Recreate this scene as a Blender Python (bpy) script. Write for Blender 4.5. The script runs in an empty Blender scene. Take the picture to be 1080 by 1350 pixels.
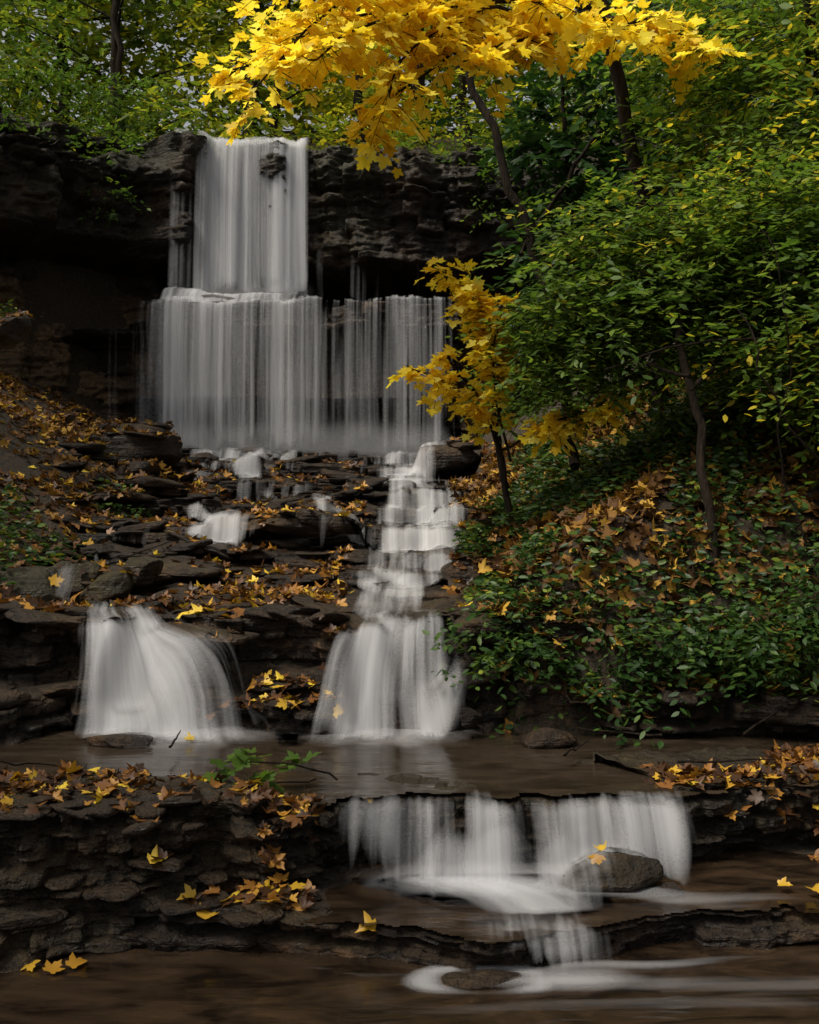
import bpy, math, random
import numpy as np
from mathutils import Vector
from mathutils.bvhtree import BVHTree
R=np.random.RandomState(7)
scene=bpy.context.scene
# ------------------------------------------------------------------ noise
def h3(ix,iy,iz,seed=0):
    ix=ix.astype(np.int64);iy=iy.astype(np.int64);iz=iz.astype(np.int64)
    n=(ix*374761393+iy*668265263+iz*2147483647+seed*1274126177)&0xffffffff
    n=((n^(n>>13))*1274126177)&0xffffffff
    n=((n^(n>>16))*2246822519)&0xffffffff
    n=n^(n>>15)
    return (n&0xffffff)/float(0xffffff)
def vn(x,y,z=0.0,seed=0):
    x,y,z=np.broadcast_arrays(np.asarray(x,float),np.asarray(y,float),np.asarray(z,float))
    fx=np.floor(x);fy=np.floor(y);fz=np.floor(z)
    u=x-fx;v=y-fy;w=z-fz
    u=u*u*(3-2*u);v=v*v*(3-2*v);w=w*w*(3-2*w)
    r=0
    for a in (0,1):
        for b in (0,1):
            for c in (0,1):
                r=r+h3(fx+a,fy+b,fz+c,seed)*(u if a else 1-u)*(v if b else 1-v)*(w if c else 1-w)
    return r*2-1
def fbm(x,y,z=0.0,o=4,seed=0):
    s=0;a=1.0;t=0;f=1.0
    for i in range(o):
        s=s+a*vn(np.asarray(x)*f+i*7.3,np.asarray(y)*f+i*3.1,np.asarray(z)*f+i*1.7,seed+i);t+=a;a*=.5;f*=2.03
    return s/t
def sst(a,b,x):
    t=np.clip((x-a)/(b-a),0,1);return t*t*(3-2*t)
# ------------------------------------------------------------------ mesh helpers
def mesh_np(name,V,F,mat,attrs=None,uv=None,smooth=True,parent=None):
    V=np.asarray(V,np.float32);F=np.asarray(F,np.int32)
    me=bpy.data.meshes.new(name)
    me.vertices.add(len(V));me.vertices.foreach_set('co',V.ravel())
    k=F.shape[1]
    me.loops.add(F.size);me.loops.foreach_set('vertex_index',F.ravel())
    me.polygons.add(len(F));me.polygons.foreach_set('loop_start',np.arange(0,F.size,k,dtype=np.int32))
    me.polygons.foreach_set('loop_total',np.full(len(F),k,np.int32))
    me.update(calc_edges=True)
    if smooth: me.polygons.foreach_set('use_smooth',np.ones(len(F),bool))
    if attrs:
        for n,a in attrs.items():
            at=me.attributes.new(n,'FLOAT','POINT');at.data.foreach_set('value',np.asarray(a,np.float32).ravel())
    if uv is not None:
        l=me.uv_layers.new(name='UVMap');l.data.foreach_set('uv',np.asarray(uv,np.float32)[F.ravel()].ravel())
    me.validate()
    me.materials.append(mat)
    ob=bpy.data.objects.new(name,me);scene.collection.objects.link(ob)
    if parent: ob.parent=parent
    return ob
def gridF(nr,nc):
    i=np.arange(nr*nc).reshape(nr,nc)
    return np.stack([i[:-1,:-1],i[:-1,1:],i[1:,1:],i[1:,:-1]],-1).reshape(-1,4)
def empty(name,loc=(0,0,0)):
    e=bpy.data.objects.new(name,None);scene.collection.objects.link(e);return e
solidV=[];solidF=[];solN=[0]
def add_solid(V,F):
    V=np.asarray(V);F=np.asarray(F)
    solidV.append(V);solidF.append(F+solN[0]);solN[0]+=len(V)
# ------------------------------------------------------------------ materials
class NT:
    def __init__(s,name):
        s.m=bpy.data.materials.new(name);s.m.use_nodes=True;s.t=s.m.node_tree;s.t.nodes.clear()
        s.out=s.n('ShaderNodeOutputMaterial')
    def n(s,ty,**kw):
        nd=s.t.nodes.new(ty)
        for k,v in kw.items():
            if k.startswith('_'): setattr(nd,k[1:],v)
            else: nd.inputs[k.replace('__',' ')].default_value=v
        return nd
    def l(s,a,b): s.t.links.new(a,b)
    def noise(s,vec,scale,detail=4,rough=.55,dist=0):
        nd=s.n('ShaderNodeTexNoise',Scale=scale,Detail=detail,Roughness=rough,Distortion=dist)
        if vec is not None: s.l(vec,nd.inputs['Vector'])
        return nd.outputs['Fac']
    def ramp(s,fac,stops):
        nd=s.n('ShaderNodeValToRGB');e=nd.color_ramp.elements
        while len(e)<len(stops): e.new(.5)
        for i,(p,c) in enumerate(stops):
            e[i].position=p;e[i].color=(*c,1) if len(c)==3 else c
        s.l(fac,nd.inputs['Fac']);return nd.outputs['Color']
    def mix(s,f,a,b,mode='MIX'):
        nd=s.n('ShaderNodeMix',_data_type='RGBA',_blend_type=mode)
        for sock,v in ((nd.inputs[0],f),(nd.inputs[6],a),(nd.inputs[7],b)):
            if isinstance(v,(int,float)): sock.default_value=v
            elif isinstance(v,tuple): sock.default_value=(*v,1)
            else: s.l(v,sock)
        return nd.outputs[2]
    def math(s,op,a,b=0.0,c=None,clamp=False):
        nd=s.n('ShaderNodeMath',_operation=op,_use_clamp=clamp)
        for i,v in enumerate((a,b,c)):
            if v is None: continue
            if isinstance(v,(int,float)): nd.inputs[i].default_value=v
            else: s.l(v,nd.inputs[i])
        return nd.outputs[0]
    def attr(s,name):
        return s.n('ShaderNodeAttribute',_attribute_name=name).outputs['Fac']
    def mapv(s,vec,sc):
        nd=s.n('ShaderNodeMapping',Scale=sc);s.l(vec,nd.inputs['Vector']);return nd.outputs[0]
def rock_mat(name,dark=1.0):
    t=NT(name);g=t.n('ShaderNodeNewGeometry');co=g.outputs['Position']
    n1=t.noise(co,1.6,4,.6);n2=t.noise(co,18,5,.7);st=t.noise(t.mapv(co,(1.6,1.6,20)),1.0,3,.6)
    c=t.ramp(n1,[(.32,(.0065*dark,.0042*dark,.003*dark)),(.52,(.019*dark,.0120*dark,.007*dark)),(.7,(.05*dark,.029*dark,.015*dark))])
    c2=t.ramp(n2,[(.35,(.3,.29,.28)),(.65,(1.9,1.7,1.4))])
    c=t.mix(1.0,c,c2,'MULTIPLY')
    c=t.mix(1.0,c,t.ramp(st,[(.35,(.6,.6,.6)),(.65,(1.35,1.3,1.2))]),'MULTIPLY')
    tan=t.attr('tan')
    tc=t.mix(1.0,t.mix(n1,(.07,.046,.025),(.17,.12,.07)),c2,'MULTIPLY')
    c=t.mix(tan,c,tc)
    nz=t.n('ShaderNodeSeparateXYZ');t.l(g.outputs['Normal'],nz.inputs[0])
    up=t.math('MULTIPLY',t.math('SUBTRACT',nz.outputs[2],.35,clamp=True),1.3,clamp=True)
    ms=t.math('MULTIPLY',up,t.math('MULTIPLY',t.math('SUBTRACT',n1,.5,clamp=True),5,clamp=True),clamp=True)
    ms=t.math('ADD',t.math('MULTIPLY',ms,.6),t.math('MULTIPLY',t.attr('moss'),n2),clamp=True)
    c=t.mix(ms,c,t.mix(n2,(.010,.012,.003),(.05,.048,.010)))
    c=t.mix(t.math('MULTIPLY',up,.25),c,(.042,.029,.018))
    b=t.n('ShaderNodeBsdfPrincipled');t.l(c,b.inputs['Base Color'])
    t.l(t.math('MULTIPLY_ADD',n2,1.15,-.12,clamp=True),b.inputs['Roughness']);b.inputs['Specular IOR Level'].default_value=.38
    hh=t.math('ADD',t.math('MULTIPLY',n2,1.1),t.math('MULTIPLY',st,1.1))
    bp=t.n('ShaderNodeBump',Strength=1.0,Distance=.045);t.l(hh,bp.inputs['Height']);t.l(bp.outputs[0],b.inputs['Normal'])
    t.l(b.outputs[0],t.out.inputs[0]);return t.m
M_rock=rock_mat('wet_rock',1.0)
M_boul=rock_mat('boulder_rock',1.25)
def ground_mat():
    t=NT('forest_floor');co=t.n('ShaderNodeNewGeometry').outputs['Position']
    a=t.noise(co,1.1,3,.6);b_=t.noise(co,22,4,.7)
    c=t.ramp(b_,[(.3,(.010,.007,.004)),(.5,(.035,.021,.011)),(.7,(.09,.045,.016))])
    c=t.mix(t.math('MULTIPLY',a,.5),c,(.025,.025,.01))
    b=t.n('ShaderNodeBsdfPrincipled',Roughness=.85);t.l(c,b.inputs['Base Color'])
    bp=t.n('ShaderNodeBump',Strength=1,Distance=.05);t.l(b_,bp.inputs['Height']);t.l(bp.outputs[0],b.inputs['Normal'])
    t.l(b.outputs[0],t.out.inputs[0]);return t.m
M_ground=ground_mat()
def leaf_mat(name,stops,trans=.4,rough=.5,tint=1.3,gl=.25):
    t=NT(name);r=t.attr('rnd');c=t.ramp(r,stops)
    b=t.n('ShaderNodeBsdfPrincipled',Roughness=rough);t.l(c,b.inputs['Base Color']);b.inputs['Specular IOR Level'].default_value=gl
    tr=t.n('ShaderNodeBsdfTranslucent');t.l(t.mix(1.0,c,(tint,tint,tint*.6),'MULTIPLY'),tr.inputs[0])
    m=t.n('ShaderNodeMixShader',Fac=trans);t.l(b.outputs[0],m.inputs[1]);t.l(tr.outputs[0],m.inputs[2])
    t.l(m.outputs[0],t.out.inputs[0]);return t.m
M_yel=leaf_mat('yellow_maple_leaf',[(0,(.66,.40,.02)),(.12,(.84,.60,.035)),(.6,(.90,.72,.055)),(1,(.90,.80,.16))],.58,tint=1.17)
M_acc=leaf_mat('fallen_yellow_leaf',[(0,(.35,.14,.02)),(.4,(.55,.30,.025)),(1,(.75,.52,.05))],.3,.4,gl=.4)
M_grn=leaf_mat('green_leaf',[(0,(.032,.07,.012)),(.4,(.075,.14,.022)),(.8,(.14,.22,.03)),(.94,(.25,.30,.04)),(1,(.6,.48,.04))],.5)
M_ivy=leaf_mat('ivy_leaf',[(0,(.010,.030,.007)),(.6,(.03,.070,.012)),(.93,(.085,.14,.02)),(1,(.2,.24,.025))],.25,.45,gl=.3)
M_drk=leaf_mat('laurel_leaf',[(0,(.012,.035,.008)),(.7,(.03,.075,.015)),(1,(.07,.13,.02))],.3,.45)
M_lit=leaf_mat('fallen_leaf',[(0,(.025,.012,.006)),(.4,(.09,.036,.011)),(.66,(.22,.09,.02)),(.84,(.42,.2,.025)),(.94,(.6,.37,.03)),(1,(.78,.56,.05))],.15,.5,gl=.4)
M_bnk=leaf_mat('bank_leaf_litter',[(0,(.035,.018,.008)),(.5,(.12,.056,.017)),(.8,(.25,.125,.025)),(1,(.52,.31,.04))],.15,.6)
M_bg=leaf_mat('woodland_leaf',[(0,(.03,.06,.01)),(.4,(.09,.145,.018)),(.75,(.25,.28,.025)),(1,(.68,.60,.05))],.55)
def bark_mat():
    t=NT('bark');co=t.n('ShaderNodeNewGeometry').outputs['Position']
    n=t.noise(t.mapv(co,(30,30,6)),1.0,4,.6);c=t.ramp(n,[(.3,(.006,.0042,.003)),(.7,(.030,.020,.012))])
    b=t.n('ShaderNodeBsdfPrincipled',Roughness=.95);t.l(c,b.inputs['Base Color']);b.inputs['Specular IOR Level'].default_value=.2
    bp=t.n('ShaderNodeBump',Strength=.9,Distance=.03);t.l(n,bp.inputs['Height']);t.l(bp.outputs[0],b.inputs['Normal'])
    t.l(b.outputs[0],t.out.inputs[0]);return t.m
M_bark=bark_mat()
def pool_mat(name,c1,c2,rough):
    t=NT(name);co=t.n('ShaderNodeNewGeometry').outputs['Position']
    c=t.mix(t.ramp(t.noise(t.mapv(co,(1,2.6,1)),2.2,5,.65,1.2),[(.38,(0,0,0)),(.66,(1,1,1))]),c1,c2)
    b=t.n('ShaderNodeBsdfPrincipled',Roughness=rough,IOR=1.33);t.l(c,b.inputs['Base Color'])
    n=t.noise(t.mapv(co,(2.0,7,1)),1.0,3);bp=t.n('ShaderNodeBump',Strength=.35,Distance=.03);t.l(n,bp.inputs['Height']);t.l(bp.outputs[0],b.inputs['Normal'])
    t.l(b.outputs[0],t.out.inputs[0]);return t.m
M_pool=pool_mat('stream_pool_water',(.020,.014,.009),(.05,.036,.024),.15)
M_low=pool_mat('shallow_water',(.009,.006,.004),(.045,.028,.016),.14)
def water_mat(name,fu=26,fv=.7,soft=.3,top=.95,k=.3,b0=.64,fine=.2):
    t=NT(name);uv=t.n('ShaderNodeUVMap').outputs[0]
    n=t.noise(t.mapv(uv,(fu,fv,1)),1.0,2,.55,.1);n2=t.noise(t.mapv(uv,(fu*2.7,fv*1.3,1)),1.0,1,.5)
    n3=t.noise(t.mapv(uv,(fu*.28,fv*.5,1)),1.0,1,.5)
    f=t.math('ADD',t.math('MULTIPLY',n,.42),t.math('ADD',t.math('MULTIPLY',n2,fine),t.math('MULTIPLY',n3,.58-fine)))
    d=t.attr('den')
    thr=t.math('MULTIPLY_ADD',d,-k,b0)
    a=t.math('DIVIDE',t.math('SUBTRACT',f,thr),soft,clamp=True)
    a=t.math('MULTIPLY',a,t.math('MULTIPLY',t.math('MULTIPLY',d,2.2,clamp=True),top))
    df=t.n('ShaderNodeBsdfDiffuse',Color=(.88,.88,.9,1));tr=t.n('ShaderNodeBsdfTranslucent',Color=(.85,.85,.87,1))
    m=t.n('ShaderNodeMixShader',Fac=.4);t.l(df.outputs[0],m.inputs[1]);t.l(tr.outputs[0],m.inputs[2])
    tp=t.n('ShaderNodeBsdfTransparent');m2=t.n('ShaderNodeMixShader');t.l(a,m2.inputs[0]);t.l(tp.outputs[0],m2.inputs[1]);t.l(m.outputs[0],m2.inputs[2])
    t.l(m2.outputs[0],t.out.inputs[0]);return t.m
M_fall=water_mat('falling_water',11,.13,.36,.83,.33,.64,.12)
M_casc=water_mat('cascade_water',13,.5,.46,.8,.38,.66,.12)
M_foam=water_mat('silky_foam',4,1.0,.6,.6,.55,.68)
M_mist=water_mat('mist',1.2,1.0,.8,.30,.5,.68)
# ------------------------------------------------------------------ terrain
yS=[-200,3,4.4,5.1,6.4,7.0,9,10.5,13,15.5,17.5,40]
zS=[-.4,-.4,-.35,.1,.2,.85,1.05,1.4,2.0,2.45,2.55,2.6]
def ycl(x): return np.interp(x,[-60,-14,-9,-6,-4.2,-3.2,-1.5,0,1.4,3,6,12,60],[-20,8,12.6,15.5,17.2,17.9,18.1,18.0,17.9,17.3,16.5,15,5])
def G(x,y):
    s=np.interp(y,yS,zS)
    xe=np.interp(y,[0,5,6.3,9,12,16],[.5,.5,.5,.55,.68,.85])
    dr1=np.minimum(np.maximum(0,x-xe),np.maximum(0,(y-6.3)*1.15))
    dr2=np.maximum(0,x-3.1)*.8
    dr=np.maximum(dr1,dr2)
    s=s+.35*sst(0,.25,dr)+.68*dr*np.interp(y,[6,9,14],[.95,.95,.7])
    xl=np.interp(y,[0,5,8,12,14,16],[-2.5,-2.3,-2.7,-3.0,-3.7,-4.0])
    dl=np.maximum(0,xl-x); s=s+.3*sst(0,.3,dl)+.5*dl
    s=s+.07*fbm(x*1.2,y*1.2,0,4,3)+.02*fbm(x*7,y*7,0,3,9)
    pl=np.where(x<-4,7.0,7.85)+np.maximum(0,y-22)*.65*np.exp(-np.maximum(0,y-22)/50)+.25*fbm(x*.3,y*.3,0,3,5)
    s=np.minimum(s,pl)
    k=sst(1.8,2.1,y-ycl(x))
    return s*(1-k)+pl*k
def axis(lo,hi,c,w,n):
    a=np.arcsinh((lo-c)/w);b=np.arcsinh((hi-c)/w);return c+w*np.sinh(np.linspace(a,b,n))
gx=axis(-160,160,.8,4.5,520);gy=axis(-60,220,9,6.5,620)
X,Y=np.meshgrid(gx,gy);Z=G(X,Y)
V=np.stack([X,Y,Z],-1).reshape(-1,3);F=gridF(len(gy),len(gx))
mesh_np('ground',V,F,M_ground)
sel=(V[F][:,:,0].max(1)<9)&(V[F][:,:,0].min(1)>-12)&(V[F][:,:,1].min(1)>2)&(V[F][:,:,1].max(1)<30)
add_solid(V,F[sel])
# ------------------------------------------------------------------ rock ledges
def ledge(name,path,zb,zt,prof=None,depth=1.5,thick=.12,blk=.5,amp=.08,ds=.03,dz=.02,seed=1,wig=.15,tanf=None,mossf=None,rise=.03,mat=None,ztv=.05,rough=1.0,lump=1.0):
    P=np.array(path,float);L=np.r_[0,np.cumsum(np.hypot(*np.diff(P,axis=0).T))]
    s=np.arange(0,L[-1],ds);x=np.interp(s,L,P[:,0]);y=np.interp(s,L,P[:,1])
    k=max(3,int(.25/ds))|1;ker=np.ones(k)/k
    xs=np.convolve(np.pad(x,k//2,'edge'),ker,'valid');ys=np.convolve(np.pad(y,k//2,'edge'),ker,'valid')
    tx=np.gradient(xs);ty=np.gradient(ys);ln=np.hypot(tx,ty);nx=ty/ln;ny=-tx/ln
    w=wig*fbm(s*1.3,seed*3.3,0,4,seed)*1.6
    zt_=(np.interp(x,*zt) if isinstance(zt,tuple) else np.full(len(s),zt))
    bs=s/(blk*1.3)+.3*vn(s*3,seed,0,seed)
    zt_=zt_+.03*fbm(s*.7,seed,0,2,seed+4)+ztv*(h3(np.floor(bs),np.floor(bs)*0,np.floor(bs)*0,seed+6)-.5)*sst(0,.06,bs%1)*sst(1,.96,bs%1)
    rs=np.random.RandomState(seed)
    nf=max(6,int((zt_.max()-zb)/dz));fr=np.linspace(0,1,nf)[:,None]
    z=zb+(zt_[None]-zb)*fr
    S=np.broadcast_to(s[None],z.shape)
    zz=z+.035*fbm(s*.5,seed*1.7,0,3,seed+7)[None]+thick*.6*(h3(np.floor(bs/1.7),np.floor(bs)*0,np.floor(bs)*0,seed+16)-.5)[None]+thick*.35*fbm(S*3.5,z*3,0,2,seed+33)
    ed=np.cumsum(thick*(.2+1.8*rs.rand(900)**1.5))+zb-.5
    kk=np.searchsorted(ed,zz);lo=ed[np.maximum(kk-1,0)];f=(zz-lo)/(ed[kk]-lo)
    bl=blk*(.35+1.1*h3(kk,kk*0+5,kk*0,seed))
    bb=s[None]/bl+h3(kk,kk*0,kk*0+3,seed)*9+.15*vn(s*2.2,0,0,seed)[None]
    b=np.floor(bb);fb=bb-b
    off=amp*1.1*(h3(kk,kk*0,kk*0,seed+1)-.5)+amp*1.9*(h3(kk,b,kk*0,seed+2)-.5)
    off-=amp*.3*np.abs(2*f-1)**8+amp*.4*np.abs(2*fb-1)**20
    off+=rough*(amp*.7*lump*fbm(S*2.5,z*2.5,0,3,seed+3)+amp*.4*fbm(S*8,z*18,0,3,seed+13)+.014*fbm(S*26,z*36,0,2,seed+5))
    if prof is not None: off+=prof(x[None]+0*z,z)
    off+=w[None]
    VX=xs[None]+nx[None]*off;VY=ys[None]+ny[None]*off
    nt=max(4,int(depth/.04));q=np.linspace(0,1,nt)[1:,None]*depth
    ot=off[-1][None]-q
    TX=xs[None]+nx[None]*ot;TY=ys[None]+ny[None]*ot
    pn=fbm(TX*1.9,TY*1.9,seed,3,seed+8);TZ=zt_[None]+rise*q+(np.round(pn*5)/5*.06+.015*fbm(TX*9,TY*9,0,3,seed+9))*sst(0,.15,q)*(1 if ztv>.01 else .3)-.015*sst(0,.03,.04-q)
    TZ[-1]-=.6
    VX=np.r_[VX,TX];VY=np.r_[VY,TY];VZ=np.r_[z,TZ]
    V=np.stack([VX,VY,VZ],-1).reshape(-1,3)
    tn=np.zeros(VX.shape) if tanf is None else tanf(VX,VZ)
    mo=np.zeros(VX.shape) if mossf is None else mossf(VX,VZ)
    F=gridF(*VX.shape);mesh_np(name,V,F,mat or M_rock,{'tan':tn,'moss':mo},smooth=False);add_solid(V,F)
# lower shelf, pool lip, cascades tier
shelf=[(-1.7,4.64),(-.8,4.42),(-.2,4.26),(.3,4.2),(1,4.36),(2.5,4.55),(6,4.75)]
ledge('rock_shelf',shelf,-.3,([-2,-.6,-.2,6],[.14,.14,.105,.105]),depth=1.0,thick=.045,blk=.3,amp=.05,ds=.012,dz=.009,seed=11,wig=.09,rise=.0,ztv=.008)
ledge('rock_ledge',[(-6,4.2),(-2,4.33),(-1.15,4.45),(-.9,4.6),(-.62,4.7),(-.4,4.95),(0,5.06),(.4,4.98),(.9,5.06),(1.3,5.02),(1.6,5.25),(6,5.3)],-.3,
      ([-6,-.6,-.38,1.25,1.4,6],[.56,.53,.445,.445,.5,.52]),depth=.75,thick=.05,blk=.22,amp=.055,ds=.009,dz=.008,seed=12,wig=.08,rise=.0,ztv=.02,rough=1.5,lump=1.6,
      prof=lambda x,z:-.08*sst(.4,0,z)*(x>-.5)+.08*fbm(x*3,z*3,0,3,4)+.14*sst(.34,.0,z)*(x<-.5),mossf=lambda x,z:.25+0*z)
ledge('rock_ledge',[(-5,5.9),(-2.25,6.1),(-2.0,6.6),(-1.9,7.2)],.1,.66,depth=1.2,thick=.07,amp=.08,ds=.02,seed=13)
ledge('rock_ledge',[(-6,6.4),(-2.5,6.7),(-1.9,6.95),(-1.2,6.85),(-.8,7.0),(-.45,6.8),(0,6.95),(.3,6.9),(.45,6.7),(1.2,6.6)],.1,1.10,depth=1.6,thick=.085,blk=.35,amp=.11,ds=.014,dz=.010,seed=14,wig=.12,rise=.04,ztv=.07,rough=1.1)
ledge('rock_ledge',[(-2.2,6.8),(-1.9,6.6),(-1.4,6.55),(-1.15,6.8)],.1,.58,depth=.4,thick=.07,blk=.2,amp=.07,ds=.015,seed=19,rise=.3)
ledge('rock_ledge',[(-1.25,6.8),(-1.0,6.5),(-.75,6.34),(-.42,6.36),(-.32,6.7)],.1,.60,depth=.5,thick=.07,amp=.1,ds=.015,seed=16,rise=.35)
ledge('rock_ledge',[(-.6,6.85),(-.45,6.66),(-.1,6.7),(.25,6.62),(.42,6.9)],.1,.80,depth=.5,thick=.07,blk=.2,amp=.08,ds=.015,seed=17,rise=.3)
ledge('rock_ledge',[(-.6,6.6),(-.4,6.42),(-.1,6.46),(.25,6.42),(.4,6.7)],.1,.60,depth=.4,thick=.07,blk=.2,amp=.07,ds=.015,seed=21,rise=.3)
ledge('rock_ledge',[(.35,6.75),(.45,6.5),(1.0,6.4),(2.2,6.25),(5,6.1)],.1,.74,depth=.7,thick=.09,amp=.14,ds=.02,seed=18,wig=.2,ztv=.1)
steps=[(8.0,1.22,.1),(8.7,1.30,.1),(9.3,1.40,.12),(10.1,1.60,.12),(11.1,1.84,.16),(12.0,2.0,.12),(12.6,2.1,.1),(13.3,2.22,.14),(14.4,2.40,.15),(15.6,2.56,.15)]
for i,(yy,zz,th) in enumerate(steps):
    sl=.06*((i*7)%5-2)
    ledge('rock_ledge',[(-6.5,yy-.5),(-3,yy-.15+sl),(-1.5,yy+.25-sl*2),(-.3,yy+.1+sl),(.4,yy-.05),(1.3,yy-.25)],zz-.5,([-6.5,-3,-1,1.3],[zz+.16,zz+.1,zz+.02,zz-.02]),depth=1.5,thick=th*.55,blk=.5,amp=.13,ds=.025,dz=.012,seed=30+i,wig=.35,rise=.04,ztv=.08)
# cliffs
def cprof(x,z):
    e=5.75+.3*fbm(x*.6,2,0,3,8)
    r=-1.3+1.3*sst(e-.1,e+.35,z)
    r=r+.5*sst(3.6,2.4,z)
    r=r-.5*sst(7.3,8.0,z)*(x<-4)
    return r+.35*fbm(x*.7,z*.5,0,4,21)+.2*fbm(x*1.8,z*.8,0,3,27)
ledge('rock_cliff',[(-14,8),(-9,12.6),(-6,15.5),(-4.2,17.2),(-3.2,17.9),(-1.5,18.1),(0,18.0),(1.4,17.9),(3,17.3),(6,16.5),(12,15)],2.0,
      ([-14,-5,-4,12],[7.0,7.2,7.95,7.95]),prof=cprof,depth=2.5,thick=.22,blk=.7,amp=.17,ds=.04,dz=.025,seed=50,wig=.35,rough=1.5,ztv=.12,lump=1.3,
      tanf=lambda x,z:.9*sst(5.6,5.2,z)*sst(-3.2,-4.5,x)+.5*sst(4.2,3.4,z)*sst(-4,-3,x),mossf=lambda x,z:.5*sst(7.0,7.8,z)+.35*sst(-3.6,-4.5,x)*sst(5.6,6.2,z)+.55*sst(-1.7,-1.5,x)*sst(-.3,-.6,x)*sst(5.8,6.2,z))
ledge('rock_ledge',[(-16,9.5),(-9,14.6),(-6.3,16.9),(-5,18.4),(-4.4,20)],6.6,([-16,-4],[8.6,8.1]),depth=2,thick=.16,blk=.9,amp=.25,ds=.05,dz=.03,seed=52,wig=.4,mossf=lambda x,z:.6+0*z)
def mprof(x,z):
    return -.75*sst(4.75,4.45,z)+.45*sst(3.5,2.6,z)
ledge('rock_ledge',[(-6,17.4),(-4.9,17.3),(-3.5,17.0),(-1.5,16.85),(0,16.85),(.9,16.7),(1.7,17.0)],2.2,([-6,-4.6,-3.8,1.7],[4.7,4.8,5.12,5.12]),prof=mprof,depth=1.7,thick=.12,blk=.5,amp=.14,ds=.03,dz=.018,seed=51,wig=.2,ztv=.06,
      tanf=lambda x,z:.85*sst(4.4,3.6,z)*sst(2.4,3.2,z))
# ------------------------------------------------------------------ loose rocks
import bmesh
bm=bmesh.new();bmesh.ops.create_icosphere(bm,subdivisions=4,radius=1)
IV=np.array([v.co[:] for v in bm.verts]);IF=np.array([[v.index for v in f.verts] for f in bm.faces]);bm.free()
bm=bmesh.new();bmesh.ops.create_icosphere(bm,subdivisions=3,radius=1)
IV3=np.array([v.co[:] for v in bm.verts]);IF3=np.array([[v.index for v in f.verts] for f in bm.faces]);bm.free()
def rock(c,size,seed,rot=0,hi=True,tilt=0,ex=.75):
    rs=np.random.RandomState(seed);p=(IV if hi else IV3).copy()
    p=np.sign(p)*np.abs(p)**ex
    for i in range(14):
        n=rs.randn(3);n/=np.linalg.norm(n);d=.72+.25*rs.rand();q=p@n-d
        p-=n*np.maximum(0,q)[:,None]
    p*=np.array(size)
    a=.12*min(size)
    p+=a*np.stack([fbm(p[:,0]/size[0]*2,p[:,1]/size[1]*2,p[:,2]/size[2]*1.5,4,seed+k) for k in range(3)],-1)
    t=tilt;p=p@np.array([[math.cos(t),0,math.sin(t)],[0,1,0],[-math.sin(t),0,math.cos(t)]])
    r=rot;p=p@np.array([[math.cos(r),math.sin(r),0],[-math.sin(r),math.cos(r),0],[0,0,1]])
    return p+np.array(c),(IF if hi else IF3)
def put_rock(name,c,size,seed,rot=0,tilt=0,moss=0,mat=None,ex=.75):
    V,F=rock(c,size,seed,rot,True,tilt,ex);mesh_np(name,V,F,mat or M_boul,{'tan':np.zeros(len(V)),'moss':np.full(len(V),moss)},smooth=False);add_solid(V,F)
put_rock('boulder',(.88,4.70,.19),(.25,.14,.095),3,.1,.08,.3,ex=.9)
put_rock('boulder',(1.14,4.66,.14),(.07,.05,.03),4,.1)
put_rock('boulder',(-3.45,13.0,2.5),(.7,.45,.26),5,.05,.05,ex=.5)
put_rock('boulder',(-3.6,14.2,2.75),(.5,.4,.25),6)
put_rock('boulder',(.52,14.0,2.5),(.5,.4,.2),7,.2)
put_rock('boulder',(-2.45,7.8,1.28),(.22,.2,.16),8,.4,0,.9)
put_rock('boulder',(-2.2,7.7,1.22),(.24,.16,.13),9,-.3,.4,.9)
put_rock('boulder',(-2.75,7.6,1.25),(.3,.2,.16),10,.2,0,.8)
put_rock('boulder',(-2.05,8.1,1.35),(.18,.2,.12),11,.2,0,.6)
put_rock('boulder',(-1.65,6.1,.48),(.22,.1,.05),12,-.1)
put_rock('boulder',(.36,6.3,.58),(.07,.06,.06),13,ex=.5)
put_rock('boulder',(-1.95,4.1,.02),(.14,.12,.09),14)
put_rock('boulder',(-1.65,10.1,1.66),(.3,.25,.1),15,.2)
put_rock('boulder',(-1.0,9.9,1.66),(.42,.25,.1),16,.1)
put_rock('boulder',(.55,8.4,1.3),(.3,.3,.13),17,.2)
put_rock('boulder',(.8,6.1,.5),(.16,.12,.07),18,.2)
put_rock('boulder',(-2.9,17.15,5.16),(.6,.3,.12),19,.0,ex=.5);put_rock('boulder',(-2.1,17.2,5.12),(.5,.3,.10),20,.0,ex=.5)
put_rock('boulder',(-4.05,10.6,3.6),(.28,.4,.14),22,.3,.35)
put_rock('boulder',(.28,4.08,-.01),(.17,.09,.035),23,.1,.0)
def bvh():
    V=np.concatenate(solidV);pol=[]
    for f in solidF: pol+=f.tolist()
    return BVHTree.FromPolygons(V.tolist(),pol)
B=bvh()
def cast(x,y,top=30.0):
    h=B.ray_cast(Vector((x,y,top)),Vector((0,0,-1)))
    return (h[0].z,h[1]) if h[0] is not None else (None,None)
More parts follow.
